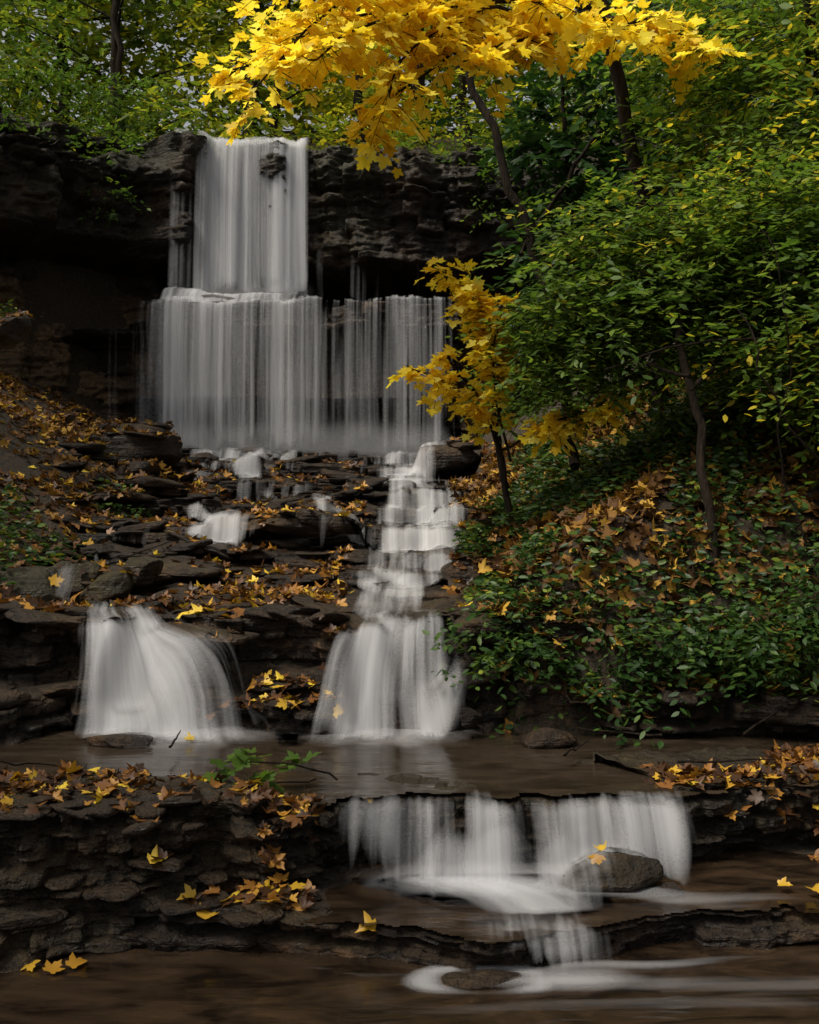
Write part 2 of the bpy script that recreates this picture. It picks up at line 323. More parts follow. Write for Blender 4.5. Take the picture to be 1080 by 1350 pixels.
# channel masks -------------------------------------------------
chA=np.array([(6.05,-.12,.68),(6.4,-.12,.56),(6.6,-.1,.48),(6.85,-.08,.44),(7.05,-.12,.40),(7.5,-.15,.40),(8.0,-.12,.42),(9.0,.02,.62),(10,.08,.70),(11.2,.12,.68),(12.5,.05,.68),(13.5,-.05,.6),(14.5,.05,.9),(15.3,.2,1.1),(16.0,.3,1.2),(17,.3,1.2)])
chB=np.array([(6.0,-1.4,.82),(6.3,-1.48,.72),(6.55,-1.62,.58),(6.8,-1.78,.44),(7.0,-1.88,.38),(7.25,-1.95,.32)])
chC=np.array([(9.5,-1.7,.5),(10.0,-1.85,.35),(10.6,-2.0,.22),(11.3,-2.3,.2)])
chD=np.array([(12.2,-1.7,.35),(12.9,-1.9,.3),(13.6,-2.1,.25)])
chD2=np.array([(9.6,-.5,.2),(10.3,-.6,.2),(11.2,-.9,.24),(12.3,-1.1,.25)])
chE=np.array([(14.0,-2.6,.6),(15.2,-2.4,1.4),(16.0,-2.3,1.7),(17,-2.3,1.9)])
def cmask(ch,x,y):
    xc=np.interp(y,ch[:,0],ch[:,1]);hw=np.interp(y,ch[:,0],ch[:,2])
    return sst(1.05,.3,np.abs(x-xc+.08*fbm(x*2,y*2.5,0,3,77))/hw)*sst(ch[0,0]-.05,ch[0,0]+.2,y)*sst(ch[-1,0]+.05,ch[-1,0]-.2,y)
rv=[];rf=[];n0=0
for i in range(720):
    if i<500: y=6.9+R.rand()**.8*9;x=-.6*y*.55+R.rand()*(.6*y*.55+.9)
    elif i<650: y=6.2+R.rand()*1.0;x=-2.8+R.rand()*3.6
    else: y=4.15+R.rand()*.8;x=-1.6+R.rand()*1.2
    if max(cmask(c,np.array(x),np.array(y)) for c in (chA,chB,chC))>.2 and R.rand()<.93: continue
    z,n=cast(x,y)
    if z is None or n.z<.5: continue
    a=.05+.15*R.rand()**2*(1.6 if y>8 else 1)*(1 if y>6 else .3);V,F=rock((x,y,z+a*.08),(a*(1+R.rand()),a*(.7+R.rand()*.5),a*(.16+.2*R.rand())),100+i,R.rand()*3,False,R.randn()*.15,.55)
    rv.append(V);rf.append(F+n0);n0+=len(V)
V=np.concatenate(rv);F=np.concatenate(rf);mesh_np('loose_stones',V,F,M_boul,{'tan':np.zeros(len(V)),'moss':np.zeros(len(V))},smooth=False)
add_solid(V,F);B=bvh()
# ------------------------------------------------------------------ pools
def pool(name,x0,x1,y0,y1,z,mat,yfree,step=.03,tol=.09):
    xs=np.arange(x0,x1,step);ys=np.arange(y0,min(y1,yfree+.4),step);ys=np.r_[ys,y1]
    H=np.full((len(ys),len(xs)),-9.)
    for j,y in enumerate(ys):
        for i,x in enumerate(xs):
            if y>yfree: H[j,i]=z;continue
            q,_=cast(float(x),float(y),z+.4)
            if q is not None: H[j,i]=q
    XX,YY=np.meshgrid(xs,ys);F=gridF(*H.shape);keep=H.ravel()[F].min(1)>z-tol
    mesh_np(name,np.stack([XX,YY,0*XX+z],-1).reshape(-1,3),F[keep],mat)
mesh_np('water',[(-9,-12,0),(9,-12,0),(9,4.9,0),(-9,4.9,0)],[[0,1,2,3]],M_low)
pool('water',-2.6,3.3,4.7,7.0,.462,M_pool,5.35,.02)
pool('water',-.7,6,4.0,5.3,.132,M_low,9,.015,.06)
# ------------------------------------------------------------------ draped water
def drape(name,x0,x1,y0,y1,maskf,mat,dx=.02,dy=.015,lift=.012,floor=None,v=5.0,flat=.35,seed=0,ch=None,layers=2,fs=.45,foot=.7,blur=0,gap=.45,rip=.018):
    xs=np.arange(x0,x1,dx);ys=np.arange(y0,y1,dy)
    Zr=np.full((len(ys),len(xs)),-9.0)
    for j,y in enumerate(ys):
        for i,x in enumerate(xs):
            z,n=cast(float(x),float(y),4.4)
            if z is not None: Zr[j,i]=z
    if floor is not None: Zr=np.maximum(Zr,floor)
    E=Zr.copy()
    for m in range(1,int(.75/dy)):
        E[:-m]=np.maximum(E[:-m],Zr[m:]-v*(m*dy)**2)
    for _ in range(4+blur):
        E[:,1:-1]=(E[:,:-2]+2*E[:,1:-1]+E[:,2:])/4
    for _ in range(blur): E[1:-1]=(E[:-2]+2*E[1:-1]+E[2:])/4
    XX,YY=np.meshgrid(xs,ys)
    sl=np.abs(np.gradient(E,axis=0))/dy
    steep=sst(.12,1.2,sl);ft=steep.copy();M=int(.22/dy)
    for m in range(1,M): ft[:-m]=np.maximum(ft[:-m],steep[m:]*(1-m/M))
    den=maskf(XX,YY)*np.clip(flat+.95*np.maximum(steep,foot*ft),0,1)
    L=np.cumsum(np.hypot(np.abs(np.gradient(E,axis=0)),dy),0)
    U=XX if ch is None else (XX-np.interp(YY,ch[:,0],ch[:,1]))/np.interp(YY,ch[:,0],ch[:,2])*fs
    den=den*(1-gap*sst(-.05,.45,fbm(U*3.4,L*.9,0,3,seed+60)))
    F=gridF(*E.shape);keep=(den.ravel()[F].max(1)>.01)
    for q in range(layers):
        uv=np.stack([U+seed+q*4.7+.015*fbm(XX*6,L*3,0,2,q),L],-1).reshape(-1,2)
        Z2=E+lift+q*.022+rip*fbm(U*14,L*1.0,q,2,seed+q)
        mesh_np(name,np.stack([XX,YY-.008*q,Z2],-1).reshape(-1,3),F[keep],mat,{'den':den},uv)
drape('water',-.95,1.7,6.95,16.9,lambda x,y:.98*cmask(chA,x,y),M_casc,.025,.022,flat=.6,v=5,blur=2,foot=.9,gap=.35,lift=.02)
drape('water',-2.9,-.4,5.95,7.4,lambda x,y:1.0*cmask(chB,x,y),M_casc,floor=.465,flat=.5,seed=5,ch=chB,layers=2,v=3.2,blur=10,fs=.6,gap=.4,rip=.01)
drape('water',-.95,.65,6.0,7.1,lambda x,y:1.0*cmask(chA,x,y),M_casc,floor=.465,flat=.5,seed=8,ch=chA,layers=2,v=3.4,blur=5,fs=.6,gap=.4,rip=.012)
drape('water',-2.9,-.2,9.4,13.6,lambda x,y:.95*np.maximum(np.maximum(cmask(chC,x,y),cmask(chD,x,y)),cmask(chD2,x,y)*.9),M_casc,flat=.5,seed=15,lift=.03,blur=1)
drape('water',-4.4,-.2,13.9,17,lambda x,y:.75*cmask(chE,x,y),M_casc,.04,.03,flat=.5,seed=25,blur=1)
# small trickles wandering down the stepped ledges
drape('water',-3.2,-.2,7.2,15,lambda x,y:.66*sst(.12,.4,fbm(x*2.0+.4*np.sin(y),y*.45,0,2,101))*sst(-3.2,-2.8,x)*sst(-.2,-.5,x)*sst(7.2,7.5,y)*sst(15,14.5,y),M_casc,.03,.025,flat=.0,seed=45,foot=.2,layers=1,v=9)
lcx=np.array([(3.95,.55,.6),(4.15,.5,.38),(4.35,.5,.32),(4.55,.46,.5),(4.7,.42,.8),(4.85,.45,.95),(5.2,.47,.95)])
shp=np.array(shelf)
def lowm(x,y):
    lip=sst(-.46,-.25,x)*sst(1.36,1.2,x)
    hi=np.interp(x,[-.4,-.2,.15,.25,.3,.5,.6,.9,1.2,1.3],[.6,.75,.5,.45,.85,.92,.78,.82,.92,.65])
    a=lip*hi*sst(5.14,5.02,y)*sst(4.6,4.85,y)
    xc=np.interp(y,lcx[:,0],lcx[:,1]);hw=np.interp(y,lcx[:,0],lcx[:,2])
    b=1.0*sst(1.1,.1,np.abs(x-xc)/hw)*sst(4.95,4.8,y)*sst(3.97,4.2,y)
    return np.maximum(a,b)
drape('water',-.6,1.6,3.95,5.2,lowm,M_casc,.014,.01,floor=np.where(np.arange(3.95,5.2,.01)>4.28,.136,.004)[:,None],flat=.55,seed=35,v=4,layers=2,blur=3,gap=.35)
def foam(name,x0,x1,y0,y1,z,mf,seed,uvf=None):
    xs=np.arange(x0,x1,.025);ys=np.arange(y0,y1,.015);XX,YY=np.meshgrid(xs,ys);den=mf(XX,YY)
    U,Vv=(XX,YY) if uvf is None else uvf(XX,YY)
    F=gridF(*XX.shape);k=den.ravel()[F].max(1)>.01
    mesh_np(name,np.stack([XX,YY,z+0*XX],-1).reshape(-1,3),F[k],M_foam,{'den':den},np.stack([U+seed,Vv],-1).reshape(-1,2))
rad=lambda cx,cy:(lambda x,y:(np.arctan2(x-cx,cy-y)*.9,np.hypot(x-cx,y-cy)*.5))
foam('water',-2.6,-.4,5.6,6.7,.470,lambda x,y:.85*sst(1,.1,np.hypot((x+1.4)/1.0,(y-6.4)/.72)),1,rad(-1.6,7.2))
foam('water',-1.2,1.1,5.6,6.6,.472,lambda x,y:.9*sst(1,.1,np.hypot((x+.1)/.9,(y-6.4)/.72)),2,rad(-.1,7.2))
foam('water',-.6,2.2,4.25,5.1,.150,lambda x,y:1.0*sst(1,.1,np.hypot((x-.35)/1.0,(y-4.78)/.42)),3,rad(.4,5.6))
foam('water',-.5,2.6,4.35,5.1,.156,lambda x,y:.7*sst(1,.1,np.abs(y-4.58-.1*np.sin(x*2.6+.5)-.03*np.sin(x*9))/.2)*sst(-.4,.3,x)*sst(2.4,1.0,x),4,lambda x,y:(y*1.6+.1*np.sin(x*3),x*.35))
# the current that gathers below the falls and slides over the shelf edge
sx=lambda y:np.interp(y,[4.2,4.35,4.5,4.65,4.8],[.50,.50,.44,.30,.15])
foam('water',-.4,1.4,4.3,4.85,.162,lambda x,y:1.05*sst(1,.1,np.abs(x-sx(y))/np.interp(y,[4.3,4.5,4.8],[.24,.34,.6]))*sst(4.3,4.36,y)*sst(4.85,4.7,y),7,lambda x,y:((x-sx(y))*1.6,y*.8))
foam('water',-.4,1.6,4.3,4.85,.168,lambda x,y:.9*sst(1,.1,np.abs(x-sx(y)-.12)/np.interp(y,[4.3,4.5,4.8],[.2,.3,.6]))*sst(4.3,4.38,y)*sst(4.85,4.7,y),8,lambda x,y:((x-sx(y))*1.3,y*.8))
def edge(x): return np.interp(x,shp[:,0],shp[:,1])-.11+.03*np.sin(x*4)+.015*np.sin(x*11)
def swirl(x,y):
    dy=y-edge(x)
    line=.95*sst(.09,.0,np.abs(dy))*sst(.35,.65,x)*(.6+.3*np.sin(x*1.9+.8))
    arc=1.0*sst(.6,.0,np.abs(np.hypot((x-.28)/.23,(y-4.06)/.13)-1))*sst(3.9,4.0,y)*sst(.75,.5,x)
    bl=.95*sst(1,.0,np.hypot((x-.6)/.55,(y-4.08)/.2))
    tail=.5*sst(.16,.0,np.abs(y-(3.98+.10*(x-.6)+.04*np.sin(x*3))))*sst(.5,.9,x)*sst(3.2,1.6,x)
    tail2=.35*sst(.12,.0,np.abs(y-(3.82+.05*(x-.2)+.03*np.sin(x*2.3))))*sst(-.3,.3,x)*sst(2.2,1.2,x)
    le=.4*sst(.06,.0,np.abs(dy))*sst(.3,.0,x)*sst(-1.2,-.4,x)
    return np.clip(np.maximum.reduce([line,arc,bl,tail,tail2,le]),0,1)
foam('water',-1.3,3.4,3.6,4.7,.008,swirl,5,lambda x,y:(y*1.8+.05*np.sin(x*3),x*.25))
foam('water',-1.0,3.0,3.6,4.5,.013,lambda x,y:.75*swirl(x,y),9,lambda x,y:(y*1.4,x*.2))
# ------------------------------------------------------------------ main falls
def curtain(name,x0,x1,dctl,ylip,ztop,zbot,seed,throw=.25,mat=M_fall,ragged=.3,mul=1.0,spread=0,back=.35,lip=.13):
    xs=np.arange(x0,x1,.012);T=np.linspace(-back,1,70)
    d=np.interp(xs,*dctl);d=np.convolve(np.pad(d,8,'edge'),np.ones(17)/17,'valid')*mul
    XX,TT=np.meshgrid(xs,T)
    jit=.09*fbm(xs*6,seed,0,3,seed)+.12*fbm(xs*1.5,seed,0,2,seed+3)
    yl=ylip(xs)
    zb=zbot+ragged*.5*(vn(xs*1.7,seed,0,seed)+vn(xs*5,3,0,seed))
    fall=np.clip(TT,0,1)
    Yv=yl[None]-throw*np.sqrt(fall)+np.clip(-TT,0,1)*1.2-.06+jit[None]*fall**.5
    lipz=lip*fbm(xs*2.6,4,0,4,90)
    Zv=ztop+.03+lipz[None]*(1-fall)-(ztop-zb[None])*fall**1.15-.02*(TT>0)+.02*np.clip(-TT,0,1)
    xm=(x0+x1)/2;U=XX.copy()
    XX=XX+.03*fbm(XX*4,TT*2,0,2,seed+9)*fall+spread*(XX-xm)*fall**1.5
    den=d[None]*sst(-.33*back/.35,-.1*back/.35,TT)*(.88+.17*fall)
    den*=sst(xs[0],xs[0]+.12,xs)[None]*sst(xs[-1],xs[-1]-.12,xs)[None]*sst(1.0,.88,TT)
    den=den*(1-.35*sst(.0,.6,fbm(U*3.2,TT*1.3,seed,3,seed+30)))
    L=np.cumsum(np.hypot(np.gradient(Yv,axis=0),np.gradient(Zv,axis=0)),0)
    uv=np.stack([U+seed*3.7,L],-1).reshape(-1,2)
    mesh_np(name,np.stack([XX,Yv,Zv],-1).reshape(-1,3),gridF(*XX.shape),mat,{'den':den},uv)
up=([-3.95,-3.65,-3.5,-3.4,-3.2,-2.7,-2.5,-1.95,-1.8,-1.68,-1.6],[.62,.45,.55,.8,.95,1.05,.95,1.05,.9,.5,.0])
yu=lambda x:np.interp(x,[-4.2,-3.2,-1.5],[17.2,17.9,18.1])-.12
f=empty('waterfall')
for k,(s,m) in enumerate([(1,1.0),(2,.95),(3,.85)]):
    curtain('water_sheet',-3.95,-1.58,up,lambda x,k=k:np.maximum(yu(x),17.7)-.1-.06*k,8.0,5.1,s,.3,mul=m,spread=.05,back=.5)
md=([-4,-3.7,-2.9,-2.3,-2.1,-1.5],[.4,1,1,.9,.6,.3])
for k in range(2):
    curtain('water_sheet',-4.0,-1.5,md,lambda x,k=k:17.32+.08*np.sin(x*2)-.05*k,5.36,5.10,61+k,.4,ragged=.06,lip=.10)
lo=([-4.9,-4.4,-4.1,-3.7,-2.9,-2.6,-2.35,-2.1,-1.8,-1.5,-.9,-.4,-.2,.1,.5,.8],[.32,.38,.55,.95,.88,.75,.58,.85,.75,.5,.62,.45,.78,.58,.7,0])
yl=lambda x:np.interp(x,[-6,-4.9,-3.5,-1.5,0,.9,1.7],[17.4,17.3,17.0,16.85,16.85,16.7,17.0])-.14
for k,(s,m) in enumerate([(11,1.0),(12,.92),(13,.85)]):
    curtain('water_sheet',-4.9,.8,lo,lambda x,k=k:yl(x)-.07*k,5.12,2.62,s,.22,mul=m)
dr=([-2,-1.6,-1,-.3,.4],[0,.48,.42,.38,0])
curtain('water_sheet',-1.65,.3,dr,lambda x:yu(x)-.1,6.3,5.2,21,.05)
def mist(x0,x1,y,zc,h,d,seed):
    xs=np.arange(x0,x1,.06);zs=np.linspace(-1,1,24);XX,ZZ=np.meshgrid(xs,zs)
    den=d*np.exp(-(ZZ*1.7)**2)*sst(1,.75,np.abs(ZZ))*sst(x0,x0+.9,XX)*sst(x1,x1-.9,XX)
    mesh_np('mist',np.stack([XX,y+.15*np.sin(XX*2+seed),zc+h*ZZ],-1).reshape(-1,3),gridF(*XX.shape),M_mist,{'den':den},np.stack([XX+seed*3,ZZ*h],-1).reshape(-1,2),parent=f)
for i in range(5): mist(-4.4,1.1,16.4-.2*i,2.85-.03*i,.75,.9,i)
mist(-3.9,-1.3,17.0,5.3,.35,.9,8);mist(-4.0,-1.2,16.75,5.25,.3,1,9);mist(-3.8,-1.4,16.65,5.15,.32,1,10)
for o in list(scene.objects):
    if o.name.startswith('water_sheet'): o.parent=f
# ------------------------------------------------------------------ leaves
half=[(.10,-.03),(.26,-.10),(.44,-.02),(.34,.14),(.50,.26),(.64,.56),(.42,.54),(.24,.50),(.27,.74),(.12,.80)]
out=[(0,0)]+half+[(0,1)]+[(-x,y) for x,y in half[::-1]]
MT=np.array([(0,.32)]+out);MF=np.array([[0,i,i%len(out)+1] for i in range(1,len(out)+1)])
ST=np.array([(0,0),(-.22,.3),(-.2,.65),(0,1),(.2,.65),(.22,.3)]);SF=np.array([[0,3,2,1],[0,5,4,3]])
def leaves(name,P,D,N,S,mat,kind='s',rnd=None,parent=None,curl=.5,wid=1.0):
    P=np.asarray(P);D=np.asarray(D);N=np.asarray(N);n=len(P);S=np.broadcast_to(S,(n,))
    D=D/np.linalg.norm(D,axis=1)[:,None];Xa=np.cross(D,N);Xa/=np.linalg.norm(Xa,axis=1)[:,None]+1e-9;Na=np.cross(Xa,D)
    T,Ft=(MT,MF) if kind=='m' else (ST,SF)
    c1=(R.rand(n)-.35)*curl;c2=(R.rand(n)-.6)*curl
    wd=(.8+.3*R.rand(n))[:,None]
    u=T[:,0][None]*wid*wd;v=T[:,1][None]*np.ones((n,1));w=c1[:,None]*(1.5*np.abs(u))*(.5+np.abs(u))+c2[:,None]*(v-.3)**2
    if kind=='m': w=w+.05*(R.rand(n,len(T))-.5)
    V=P[:,None]+S[:,None,None]*(Xa[:,None]*u[...,None]+D[:,None]*v[...,None]+Na[:,None]*w[...,None])
    F=(Ft[None]+(np.arange(n)*len(T))[:,None,None]).reshape(-1,Ft.shape[1])
    if rnd is None: rnd=R.rand(n)
    return mesh_np(name,V.reshape(-1,3),F,mat,{'rnd':np.repeat(np.clip(rnd,0,1),len(T))},smooth=(kind=='s'),parent=parent)
def tubes(name,lines,mat,parent=None,sides=7):
    AV=[];AF=[];n=0
    for pts,rad in lines:
        p=np.asarray(pts,float);m=len(p);r=np.interp(np.linspace(0,1,m),np.linspace(0,1,len(rad)),rad)
        t=np.gradient(p,axis=0);t/=np.linalg.norm(t,axis=1)[:,None]+1e-9
        a=np.cross(t,[.3,.9,.1]);a/=np.linalg.norm(a,axis=1)[:,None]+1e-9;b=np.cross(t,a)
        th=np.linspace(0,2*np.pi,sides,endpoint=False)
        V=p[:,None]+r[:,None,None]*(np.cos(th)[None,:,None]*a[:,None]+np.sin(th)[None,:,None]*b[:,None])
        i=np.arange(m*sides).reshape(m,sides);j=np.roll(i,-1,1)
        AF.append(np.stack([i[:-1],j[:-1],j[1:],i[1:]],-1).reshape(-1,4)+n);AV.append(V.reshape(-1,3));n+=m*sides
    return mesh_np(name,np.concatenate(AV),np.concatenate(AF),mat,parent=parent)
def curve(pts,n=24,wob=.03,seed=0):
    p=np.array(pts,float);t=np.r_[0,np.cumsum(np.linalg.norm(np.diff(p,axis=0),axis=1))];q=np.linspace(0,t[-1],n)
    o=np.stack([np.interp(q,t,p[:,k]) for k in range(3)],-1)
    ker=np.array([1,2,3,2,1])/9.
    for k in range(3): o[:,k]=np.convolve(np.pad(o[:,k],2,mode='reflect',reflect_type='odd'),ker,'valid')
    for k in range(3): o[1:-1,k]+=wob*fbm(q[1:-1]*2.5,k*9.1,seed,3,seed)
    return o
def twig_foliage(branches,per_m,tl,nl,droop,seed=0,start=.3,flat=.35):
    rs=np.random.RandomState(seed);P=[];D=[];N=[];T=[]
    for b in branches:
        L=np.linalg.norm(np.diff(b,axis=0),axis=1).sum();m=int(L*per_m)
        for k in range(m):
            u=start+(1-start)*rs.rand();i=u*(len(b)-1);a=int(min(i,len(b)-2));p=b[a]+(b[a+1]-b[a])*(i-a)
            d=rs.randn(3);d[2]*=flat;d/=np.linalg.norm(d);ax=b[min(a+1,len(b)-1)]-b[a];d=d+.5*ax/np.linalg.norm(ax);d/=np.linalg.norm(d)
            l=tl*(.4+.8*rs.rand());q=np.linspace(0,1,6)[:,None];pts=p+d*l*q+np.array([0,0,-droop*l])*q**2;T.append((pts,[.004,.0015]))
            for j in range(nl):
                t=.25+.75*(j+rs.rand()*.6)/nl;pp=p+d*l*t+np.array([0,0,-droop*l])*t*t
                side=np.cross(d,[0,0,1])*(1 if j%2 else -1);dd=d*.6+side*.8+rs.randn(3)*.25;dd[2]-=droop*(.5+rs.rand())
                P.append(pp+rs.randn(3)*.02);D.append(dd);N.append(np.array([0,0,1])+rs.randn(3)*.35)
    return np.array(P),np.array(D),np.array(N),T
# --- overhead yellow maple
mt=empty('maple_tree')
tr=curve([(2.35,9.6,2.0),(2.2,9.45,3.5),(2.05,9.3,4.6),(1.78,9.1,5.5),(1.6,9.0,6.15),(1.35,8.8,8),(1.2,8.8,11)],40,.05,3)
brs=[[(1.6,9,6.1),(.6,8.5,5.9),(-.4,8.1,5.6),(-1.0,7.9,5.25),(-1.3,7.8,5.05)],
[(1.5,8.9,6.5),(.3,8.3,6.2),(-.6,7.7,5.5),(-1.0,7.5,4.9),(-1.15,7.4,4.6)],
[(1.6,9,6),(.7,8.3,5.6),(0,8,5.05),(-.35,7.9,4.65)],
[(1.6,9,6),(.5,8.2,5.7),(-.1,7.8,5.1),(-.15,7.6,4.75)],
[(1.7,9,5.9),(1.2,8.4,5.6),(.7,8,5.35),(.4,7.9,5.15)],
[(1.65,9.1,6),(2.0,8.6,5.75),(2.2,8.2,5.45),(2.25,8,5.3)],
[(1.6,9,6.0),(1.9,8.3,5.7),(1.5,8,5.45),(1.3,7.8,5.3)],
[(1.6,9,6.3),(1.2,8.2,5.8),(.9,7.8,5.55)],
[(1.5,8.9,6.6),(0,7.8,6.0),(-.9,7.4,5.5)],
[(.6,8.5,5.9),(-.2,7.6,5.3),(-.75,7.4,4.95)],
[(.6,8.5,5.9),(-.5,8.3,5.7),(-1.15,8.2,5.5)]]
bc=[curve(b,20,.05,i+4) for i,b in enumerate(brs)]
P,D,N,T=twig_foliage(bc,21,.38,5,.28,1,.3,.25)
tubes('trunk',[(tr,[.085,.06,.05,.03])]+[(b,[.022,.006]) for b in bc],M_bark,mt);tubes('twigs',T,M_bark,mt,4)
leaves('leaves',P,D,N,.075+.05*R.rand(len(P)),M_yel,'m',parent=mt,curl=.5)
# --- yellow maple sapling at stream edge
mt=empty('maple_sapling')
tr=curve([(.85,8.6,1.5),(.75,8.55,2.3),(.55,8.45,2.75),(.3,8.4,3.05)],24,.05,9)
brs=[tr[8:],curve([(.7,8.4,2.4),(.75,8.2,3.0),(.5,8.1,3.4),(.22,8.1,3.7)],18,.05,21),curve([(.55,8.5,2.75),(.2,8.4,2.9),(-.02,8.3,2.95)],14,.04,22),curve([(.7,8.4,2.6),(.6,8.2,3.2),(.4,8.1,3.5)],14,.04,24),
 curve([(.75,8.55,2.3),(1.1,8.0,2.5),(1.5,7.6,2.6)],14,.04,25),curve([(.8,8.4,2.2),(.6,8.1,3.0),(.7,8.0,3.4)],14,.04,26)]
P,D,N,T=twig_foliage(brs,32,.2,5,.5,2,.35,.6)
tubes('trunk',[(tr,[.035,.02,.01])]+[(b,[.012,.004]) for b in brs],M_bark,mt);tubes('twigs',T,M_bark,mt,4)
leaves('leaves',P,D,N,.065+.04*R.rand(len(P)),M_yel,'m',parent=mt,curl=.5)
# --- leafy masses by ellipsoids
def spray_mass(ells,nsp,nl,ls,seed,flat=.3,tl=.4):
    rs=np.random.RandomState(seed);vol=np.array([e[1][0]*e[1][1]*e[1][2] for e in ells])**.8;pr=vol/vol.sum()
    idx=rs.choice(len(ells),nsp,p=pr);C=np.array([e[0] for e in ells])[idx];Rr=np.array([e[1] for e in ells])[idx]
    d=rs.randn(nsp,3);d/=np.linalg.norm(d,axis=1)[:,None];c=C+Rr*d*(rs.rand(nsp)**.42)[:,None]
    c=c+.12*rs.randn(nsp,3)
    keep=fbm(c[:,0]*1.6,c[:,1]*1.6,c[:,2]*2.2,2,seed)>-.24;c=c[keep];Rr=Rr[keep];d=d[keep];m=len(c)
    td=rs.randn(m,3)+d*.8;td[:,2]*=flat;td[:,2]-=.15;td/=np.linalg.norm(td,axis=1)[:,None]
    t=(np.arange(nl)+.5)/nl;tt=t[None]*tl*(.6+.7*rs.rand(m,1))
    P=c[:,None]+td[:,None]*tt[...,None];P[...,2]-=.25*tt**2/tl
    up=np.array([0,0,1.]);side=np.cross(td,up);side/=np.linalg.norm(side,axis=1)[:,None]+1e-6
    sg=np.where(np.arange(nl)%2,1,-1)[None,:,None]
    D=td[:,None]*.7+side[:,None]*sg*.8+.25*rs.randn(m,nl,3);D[...,2]-=.15
    N=np.array([0,-.25,1.])+.32*rs.randn(m,1,3)+.2*rs.randn(m,nl,3)
    P=P+.015*rs.randn(m,nl,3)
    reg=.22*fbm(c[:,0]*1.1,c[:,1]*1.1,c[:,2]*1.4,2,seed+5)
    base=np.repeat(rs.rand(m)*.55+reg,nl).reshape(m,nl)+.45*rs.rand(m,nl)
    S=ls*(.6+.6*rs.rand(m,nl))
    T=[(np.stack([P[i,0]-td[i]*.1,P[i,nl//2],P[i,-1]]),[.004,.0015]) for i in range(0,m,2)]
    return P.reshape(-1,3),D.reshape(-1,3),N.reshape(-1,3),S.ravel(),base.ravel(),T
def plant(name,trunk_lines,ells,nsp,nl,ls,mat,seed,flat=.3,tl=.4,shift=0,tw=True,wid=1.0):
    e=empty(name);P,D,N,S,b,T=spray_mass(ells,nsp,nl,ls,seed,flat,tl)
    if trunk_lines: tubes('trunk',trunk_lines,M_bark,e)
    if tw: tubes('twigs',T,M_bark,e,3)
    leaves('leaves',P,D,N,S,mat,'s',b+shift,e,wid=wid)
tk=curve([(2.05,6.85,.8),(2.0,6.88,1.5),(1.92,6.95,2.2),(1.85,7.0,2.7),(1.9,7.4,3.3),(2.0,8,4.2)],30,.07,31)
plant('shrub_tree',[(tk,[.036,.028,.016]),(curve([(1.85,7,2.7),(1.4,7.6,3.0),(1.0,8,3.3)],14,.06,1),[.015,.006]),(curve([(1.85,7,2.6),(2.4,7.4,3.0),(2.9,7.5,3.6)],14,.06,2),[.018,.006]),
  (curve([(1.3,7.1,2.75),(1.7,7.0,2.85),(2.3,6.9,2.95),(2.8,6.9,2.8)],20,.08,6),[.006,.009,.004]),(curve([(2.9,7.0,1.6),(2.6,6.8,2.2),(2.2,6.7,2.6),(2.1,6.8,3.1)],20,.08,7),[.012,.006]),(curve([(2.7,6.9,1.6),(2.75,6.7,2.6),(2.6,6.7,3.6),(2.7,6.9,4.6)],20,.08,8),[.012,.006]),(curve([(2.6,6.9,1.5),(2.35,6.8,2.3),(2.45,6.7,3.0),(2.2,6.7,3.6)],20,.08,9),[.009,.004])],
  [((1.28,7.9,3.35),(.55,.5,.58)),((1.75,7.6,3.15),(.75,.5,.5)),((2.1,7.7,3.7),(.8,.6,.6)),((2.8,7.2,3.5),(.75,.6,1.0)),((1.15,8.0,2.85),(.35,.35,.3)),((2.85,7.1,2.7),(.6,.4,.45)),((1.6,7.9,3.8),(.5,.4,.4))],3600,9,.078,M_grn,41,.25,.38,shift=.12)
plant('shrub_tree',[(curve([(3.9,9,2.5),(3.6,8.8,4.2),(3.2,8.6,6),(2.9,8.6,8)],24,.08,11),[.06,.03])],
  [((3.2,8.7,5.3),(.9,.8,1.1)),((2.7,9.5,6.0),(.9,.7,.8)),((3.3,8.2,4.3),(.9,.7,.6)),((2.6,9.0,4.9),(.6,.5,.5))],1700,8,.105,M_grn,42,.5,.45,shift=.18)
plant('laurel_bush',[(curve([(2.2,13,4.2),(1.9,12.8,5.6),(1.8,12.6,7)],16,.05,12),[.05,.02])],
  [((1.85,12.8,6.2),(.85,.7,1.0)),((2.9,12.5,6.3),(1.0,.8,1.3)),((2.1,13.3,4.9),(.95,.7,.8)),((3.3,12,4.6),(1.5,.9,1.2)),((4.2,11.5,6),(1.3,.9,2.2))],1700,10,.17,M_drk,43,.8,.5)
plant('understory_bush',[],[((1.9,10.5,3.0),(.8,.6,.7)),((3.3,9.8,3.4),(1.2,.8,1.0)),((3.0,7.9,2.3),(.9,.5,.5)),((1.3,11.8,3.2),(.4,.5,.5)),((3.0,6.9,1.6),(.5,.35,.45))],1200,9,.08,M_grn,44,.5,.4,shift=-.2)
for i,(pts,rd) in enumerate([([(2.0,12.2,3.2),(1.45,12.1,4.6),(1.2,12,5.3),(.95,12,6.2),(.6,12,6.8),(.4,11.9,8.5)],[.06,.05,.035]),
    ([(1.45,9.3,2.2),(1.35,9.3,2.8),(1.25,9.3,3.4)],[.05,.03]),([(.85,9.2,2.0),(.75,9.1,2.6),(.8,9,3.2)],[.03,.02]),
    ([(1.3,12.4,4.8),(1.7,12,5.4),(2.1,11.7,6.0)],[.03,.02]),([(2.4,11,3.5),(2.7,10.8,5.2),(3.1,10.6,7.5)],[.07,.05])]):
    tubes('tree_trunk',[(curve(pts,24,.1,60+i),rd)],M_bark)
